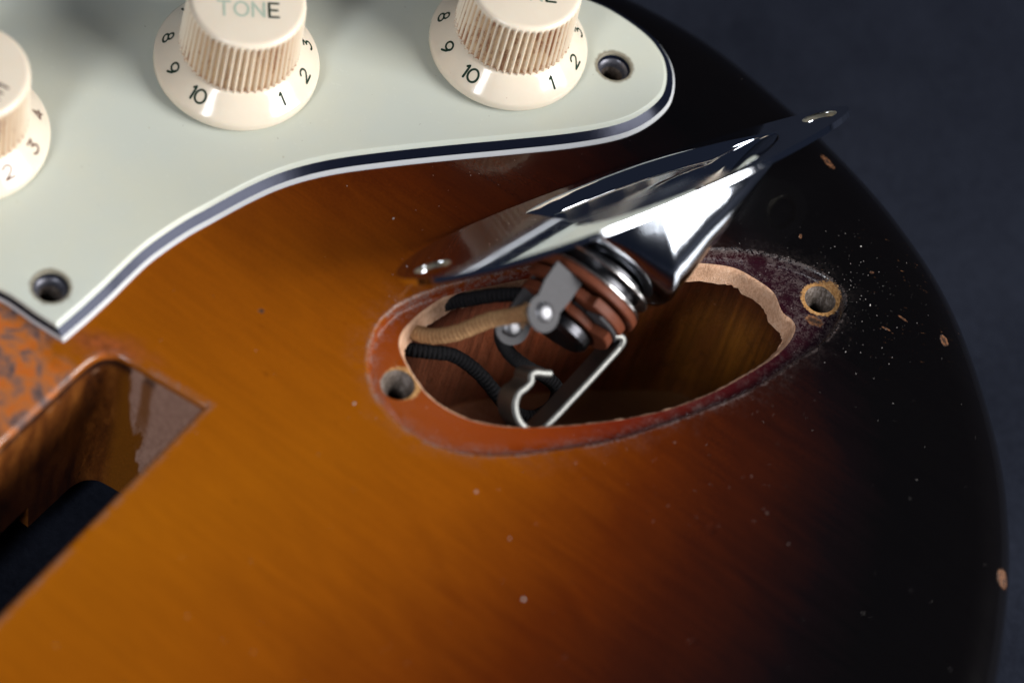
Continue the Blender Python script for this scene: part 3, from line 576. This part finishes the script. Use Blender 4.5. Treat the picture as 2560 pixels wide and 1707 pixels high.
bv2 = plate.modifiers.new('edge', 'BEVEL'); bv2.width = 0.36 * MM; bv2.segments = 5; bv2.limit_method = 'ANGLE'; bv2.angle_limit = math.radians(50)
plate.modifiers.new('normals', 'WEIGHTED_NORMAL')
mp = Matrix([(*RM[i], TP[i] * MM) for i in range(3)] + [(0, 0, 0, 1)]); plate.matrix_world = mp
brass = simple('worn_brass', (0.42, 0.39, 0.30), 0.4, 0.6, 2.5, 0.4, 0.5)
for x_ in (-33.9, 33.9): MB().rings([z3(circle((x_, 0), q, 36), z_) for q, z_ in ((2.95, -.16), (2.72, -.2), (2.55, -.35), (2.3, -.75))]).build('countersink', brass, plate, (0, 0, 0), 50, recalc=False)
tag(plate, 'chrome boat-shaped jack plate lifted out and leaning over the cavity', 'jack plate')

# ------------------------------------------------------------------ output jack under the plate: axes a (out of the cup), p, s
hc = 10.4
JC = TP + RM @ (np.array((U0, 0, 0)) + hc * e2)
JA = RM @ (-mA); JP = RM @ e2; JS = RM[:, 1]
def J(a, p=0, s=0): return JC + a * JA + p * JP + s * JS
jack = thing('output_jack', J(0), 'open-frame guitar output jack with brown wafers and bent contact spring', 'output jack')
JO = tuple(J(0))
def disc(name, mat, a0, a1, r, notch=None, bev=0.15, n=72):
    r = r * 0.94
    t = np.arange(n) * 2 * np.pi / n; rr = np.full(n, r)
    if notch is not None:
        for c, w_, d_ in notch: rr = rr - d_ * (np.abs((t - c + np.pi) % (2 * np.pi) - np.pi) < w_)
    ring = lambda a, q: np.array([J(a, q_ * math.cos(k), q_ * math.sin(k)) for k, q_ in zip(t, q)])
    R = [ring(a0, rr - bev), ring(a0 + bev, rr), ring(a1 - bev, rr), ring(a1, rr - bev)]
    mb = MB().rings(R); V = np.vstack([R[0], [J(a0)]]); mb.add(V, [((i + 1) % n, i, n) for i in range(n)]); mb.add(np.vstack([R[-1], [J(a1)]]), [(i, (i + 1) % n, n) for i in range(n)])
    return mb.build(name, mat, jack, JO, 40)
disc('bushing', M['dark_metal'], 0.9, 6.0, 7.9)
disc('washer', M['nickel'], 1.9, 2.5, 9.6)
disc('frame_ring', M['nickel'], 4.1, 4.6, 9.5)
disc('insulating_wafer', M['phenolic'], 4.75, 6.0, 9.7)
disc('insulating_wafer', M['phenolic'], 6.6, 8.2, 8.9, [(2.6, .25, 1.2), (-2.1, .3, 1.5), (-.5, .18, 1.0)])
disc('contact_blade', M['tin'], 8.35, 8.8, 8.6, [(-2.4, .9, 3.6), (2.2, .9, 4)])
disc('insulating_wafer', M['phenolic'], 9.0, 10.4, 8.2, [(-1.6, .5, 2.5), (1.5, .4, 2)])
disc('sleeve', M['dark_metal'], 10.5, 13.2, 5.6, bev=.7)
def lug(ac, pc, s0, a_base, wd, mat, bend=0.0, name='solder_lug'):
    t = np.linspace(-math.pi / 2, math.pi / 2, 15); rr = 2.75; ol = [(a_base, pc - wd / 2)] + [(a_base + (ac - a_base) * .45, pc - wd / 2)] + [(ac + rr * math.cos(k), pc + rr * math.sin(k)) for k in np.linspace(-2.2, 2.2, 21)] + [(a_base + (ac - a_base) * .45, pc + wd / 2), (a_base, pc + wd / 2)]
    ol = ccw(np.array(ol)); v, f = fill(ol, [circle((ac, pc), 0.9, 16)], 1.2); mb = MB()
    ss = lambda a: s0 + bend * ((a - a_base) / (ac - a_base)) ** 2
    for d_, fl in ((-.25, False), (.25, True)): mb.add([J(a, p, ss(a) + d_) for a, p in v], f[:, ::-1] if fl else f)
    for l in (ol, circle((ac, pc), .9, 16)): mb.rings([np.array([J(a, p, ss(a) - .25) for a, p in l]), np.array([J(a, p, ss(a) + .25) for a, p in l])])
    o = mb.build(name, mat, jack, JO, 40)
    th = np.arange(24) * 2 * np.pi / 24; rows = []
    for q, h in ((1.6, .2), (1.45, .42), (1.15, .62), (.8, .74), (.4, .8), (0.02, .82)): rows.append(np.array([J(ac + q * math.cos(k), pc + q * math.sin(k), ss(ac) - h) for k in th]))
    b_ = MB().rings(rows).build('solder_blob', M['solder'], o, JO, 70); b_.parent = o
    return o
lug(13.5, -6.6, -6.0, 6.2, 5.2, M['tin'], -0.8)
lug(15.8, -4.8, 2.0, 6.4, 4.6, M['tin'], 0.4)
# bent contact spring
path = catmull([(8.6, 6.2), (7.6, 7.6), (8.3, 8.5), (12, 8.15), (18, 7.35), (24.6, 6.35), (26.3, 5.6), (27.1, 3.8), (26.8, 1.8), (25.6, .2), (24.0, -.45), (22.6, -.05), (21.4, .1), (20.6, -.45), (19.9, -.1), (19.3, .9), (18.5, 2.1)], 0.25, False)
T = np.gradient(path, axis=0); T /= np.linalg.norm(T, axis=1)[:, None]; Nn = np.stack([-T[:, 1], T[:, 0]], 1)
wid = np.interp(np.linspace(0, 1, len(path)), [0, .1, .5, .8, 1], [3.0, 2.6, 2.4, 2.5, 2.2])
sp = MB(); rows = []
for k_, (q, nn, w_) in enumerate(zip(path, Nn, wid)):
    h = .5; c4 = [(-w_, -h * .6), (-w_ - .08, 0), (-w_, h * .6), (-w_ + .12, h), (w_ - .12, h), (w_, h * .6), (w_, -h * .6), (w_ - .12, -h), (-w_ + .12, -h)]
    rows.append(np.array([J(q[0] + nn[0] * y, q[1] + nn[1] * y, x - 1.0) for x, y in c4]))
sp.rings(rows); sp.add(rows[0], [tuple(range(9))]); sp.add(rows[-1], [tuple(range(9))[::-1]])
sp.build('contact_spring', M['spring'], jack, JO, 45)

# ------------------------------------------------------------------ cloth-covered wires
def wire(name, pts, r, mat, label, fray=None):
    P = catmull(np.array(pts, float), 0.6, False); n = 16; mb = MB().tube(P, r * (1 + 0.03 * np.sin(np.arange(len(P)) * 1.7)), n)
    o = mb.build(name, mat, None, tuple(P[0]), 60, weld=False)
    me = o.data; d = np.r_[0, np.cumsum(np.linalg.norm(np.diff(P, axis=0), axis=1))]
    al = np.repeat(d, n); ro = np.tile(np.arange(n) * 2 * np.pi / n, len(P)); al = np.r_[al, al[:n], al[-n:]]; ro = np.r_[ro, ro[:n], ro[-n:]]
    for k, v in (('along', al), ('round', np.sin(ro) * 1.5)):
        at = me.attributes.new(k, 'FLOAT', 'POINT'); at.data.foreach_set('value', np.asarray(v, np.float32)[:len(me.vertices)])
    return tag(o, label, 'wire', 'cloth wires in the jack cavity')
L1 = J(14.6, -8.2, -6.2)
tan_wire = wire('cloth_wire', [(-19, 2.2, -8), (-16.6, 1.2, -6), (-14.5, .5, -4.5), (-11.3, -.7, -2), (-8, -.7, 1), (-4.1, .5, 5), (-1.2, .8, 7.5), tuple(L1)], 1.2, M['tan'], 'tan cloth-covered wire soldered to the front lug of the output jack')
fr = MB()                                                  # frayed cloth threads at the soldered end
for k in range(26):
    d0 = rng.normal(0, 1, 3); d0 /= np.linalg.norm(d0); st = L1 + d0 * 0.9 - (L1 - np.array((-1.2, .8, 7.5))) * rng.uniform(0, .25); d1 = d0 + (JA * .5 - JP * .2) + rng.normal(0, .35, 3)
    fr.tube(np.array([st, st + d1 * rng.uniform(.25, .5), st + d1 * rng.uniform(.6, 1.0) + rng.normal(0, .15, 3)]), 0.085, 5)
frob = fr.build('frayed_end', M['tan'], None, (-19, 2.2, -8), 60, weld=False); frob.parent = tan_wire; frob.location = (0, 0, 0)
wire('cloth_wire', [(-19, .6, -9), (-15.9, 0, -8), (-13.9, -.9, -7), (-10.6, -.1, -7), (-7.4, 1.2, -8), (-3.1, 1.6, -11), (2.3, .3, -15), (5, .8, -17), (7.1, 1.9, -17.5), (8.9, 4.4, -17), (8.8, 6.6, -16), (6.6, 6.8, -14), (3.7, 5.3, -11), (.7, 3.8, -7), (-1.4, 3.1, -3), (-2, 3.1, 0), tuple(J(16.4, -5.4, 2.2))], 1.08, M['blk'], 'black cloth-covered wire curling in a loop behind the contact spring')
wire('cloth_wire', [(-18, 2.5, -9), (-15.3, 2.8, -7), (-13.3, 4.4, -6), (-11.2, 6.5, -4), (-7.9, 6.9, -1), (-4.3, 7.1, 2), (-.6, 7.5, 4), tuple(J(10, -6.4, 3.0))], 1.08, M['blk'], 'black cloth-covered wire running straight above the tan wire')

# ------------------------------------------------------------------ dust specks: far too many to count
dm = MB()
def speck(x, y, z, s):
    a = random.uniform(0, 6.28); e = random.uniform(.5, 1.3); V = []
    for k in range(5): t = a + k * 1.2566; q = s * random.uniform(.6, 1.2); V.append((x + q * math.cos(t) * e, y + q * math.sin(t), z))
    V.append((x, y, z + s * random.uniform(.3, .9)))
    dm.add(V, [(k, (k + 1) % 5, 5) for k in range(5)] + [(4, 3, 2, 1, 0)])
cand = []
def put(x, y, s_): cand.append((x, y, s_))
for _ in range(230): put(random.gauss(46, 6.0), random.gauss(28, 7.0), random.choice((.03, .04, .04, .05, .06, .10)))
for _ in range(300): put(random.uniform(-20, 46), random.uniform(-20, 33), random.choice((.04, .05, .07, .1)))
for _ in range(150): put(random.uniform(-60, 78), random.uniform(-75, 65), random.choice((.04, .05, .07, .1)))
for _ in range(14): put(random.uniform(60, 76), random.uniform(-30, 25), random.choice((.04, .06, .1)))
for x, y, s_ in ((-18.5, -17.2, .26), (13.0, -38.5, .3), (49.2, 28.6, .3), (47.5, 19.0, .2), (8.6, -30.0, .2), (2, -24.5, .18), (-22.5, 15.5, .2), (45.5, 38.5, .16)): put(x, y, s_)
cand = np.array(cand); q = cand[:, :2]; inl = inside(LIP, q); dl = seg_dist(LIP, q); dh = np.minimum(*[np.hypot(*(q - np.array(c)).T) for c in JHOLE])
keep = ~(inside(RIM, q) | inside(SLOT, q) | inside(GUARD, q)) & inside(inset(BODY, 5), q) & ~(inl & ((dl < 1.3) | (dh < 3.0)))
for (x, y, s_), li in zip(cand[keep], inl[keep]): speck(x, y, (LEDGE if li else 0.0) + 0.004, s_ * (0.8 if s_ < .15 else 1.0))
dust = dm.build('dust', M['dust'], None, (0, 0, 0), 0, weld=False); dust['kind'] = 'stuff'; dust['label'] = 'pale dust specks scattered over the lacquered body'; dust['category'] = 'dust'
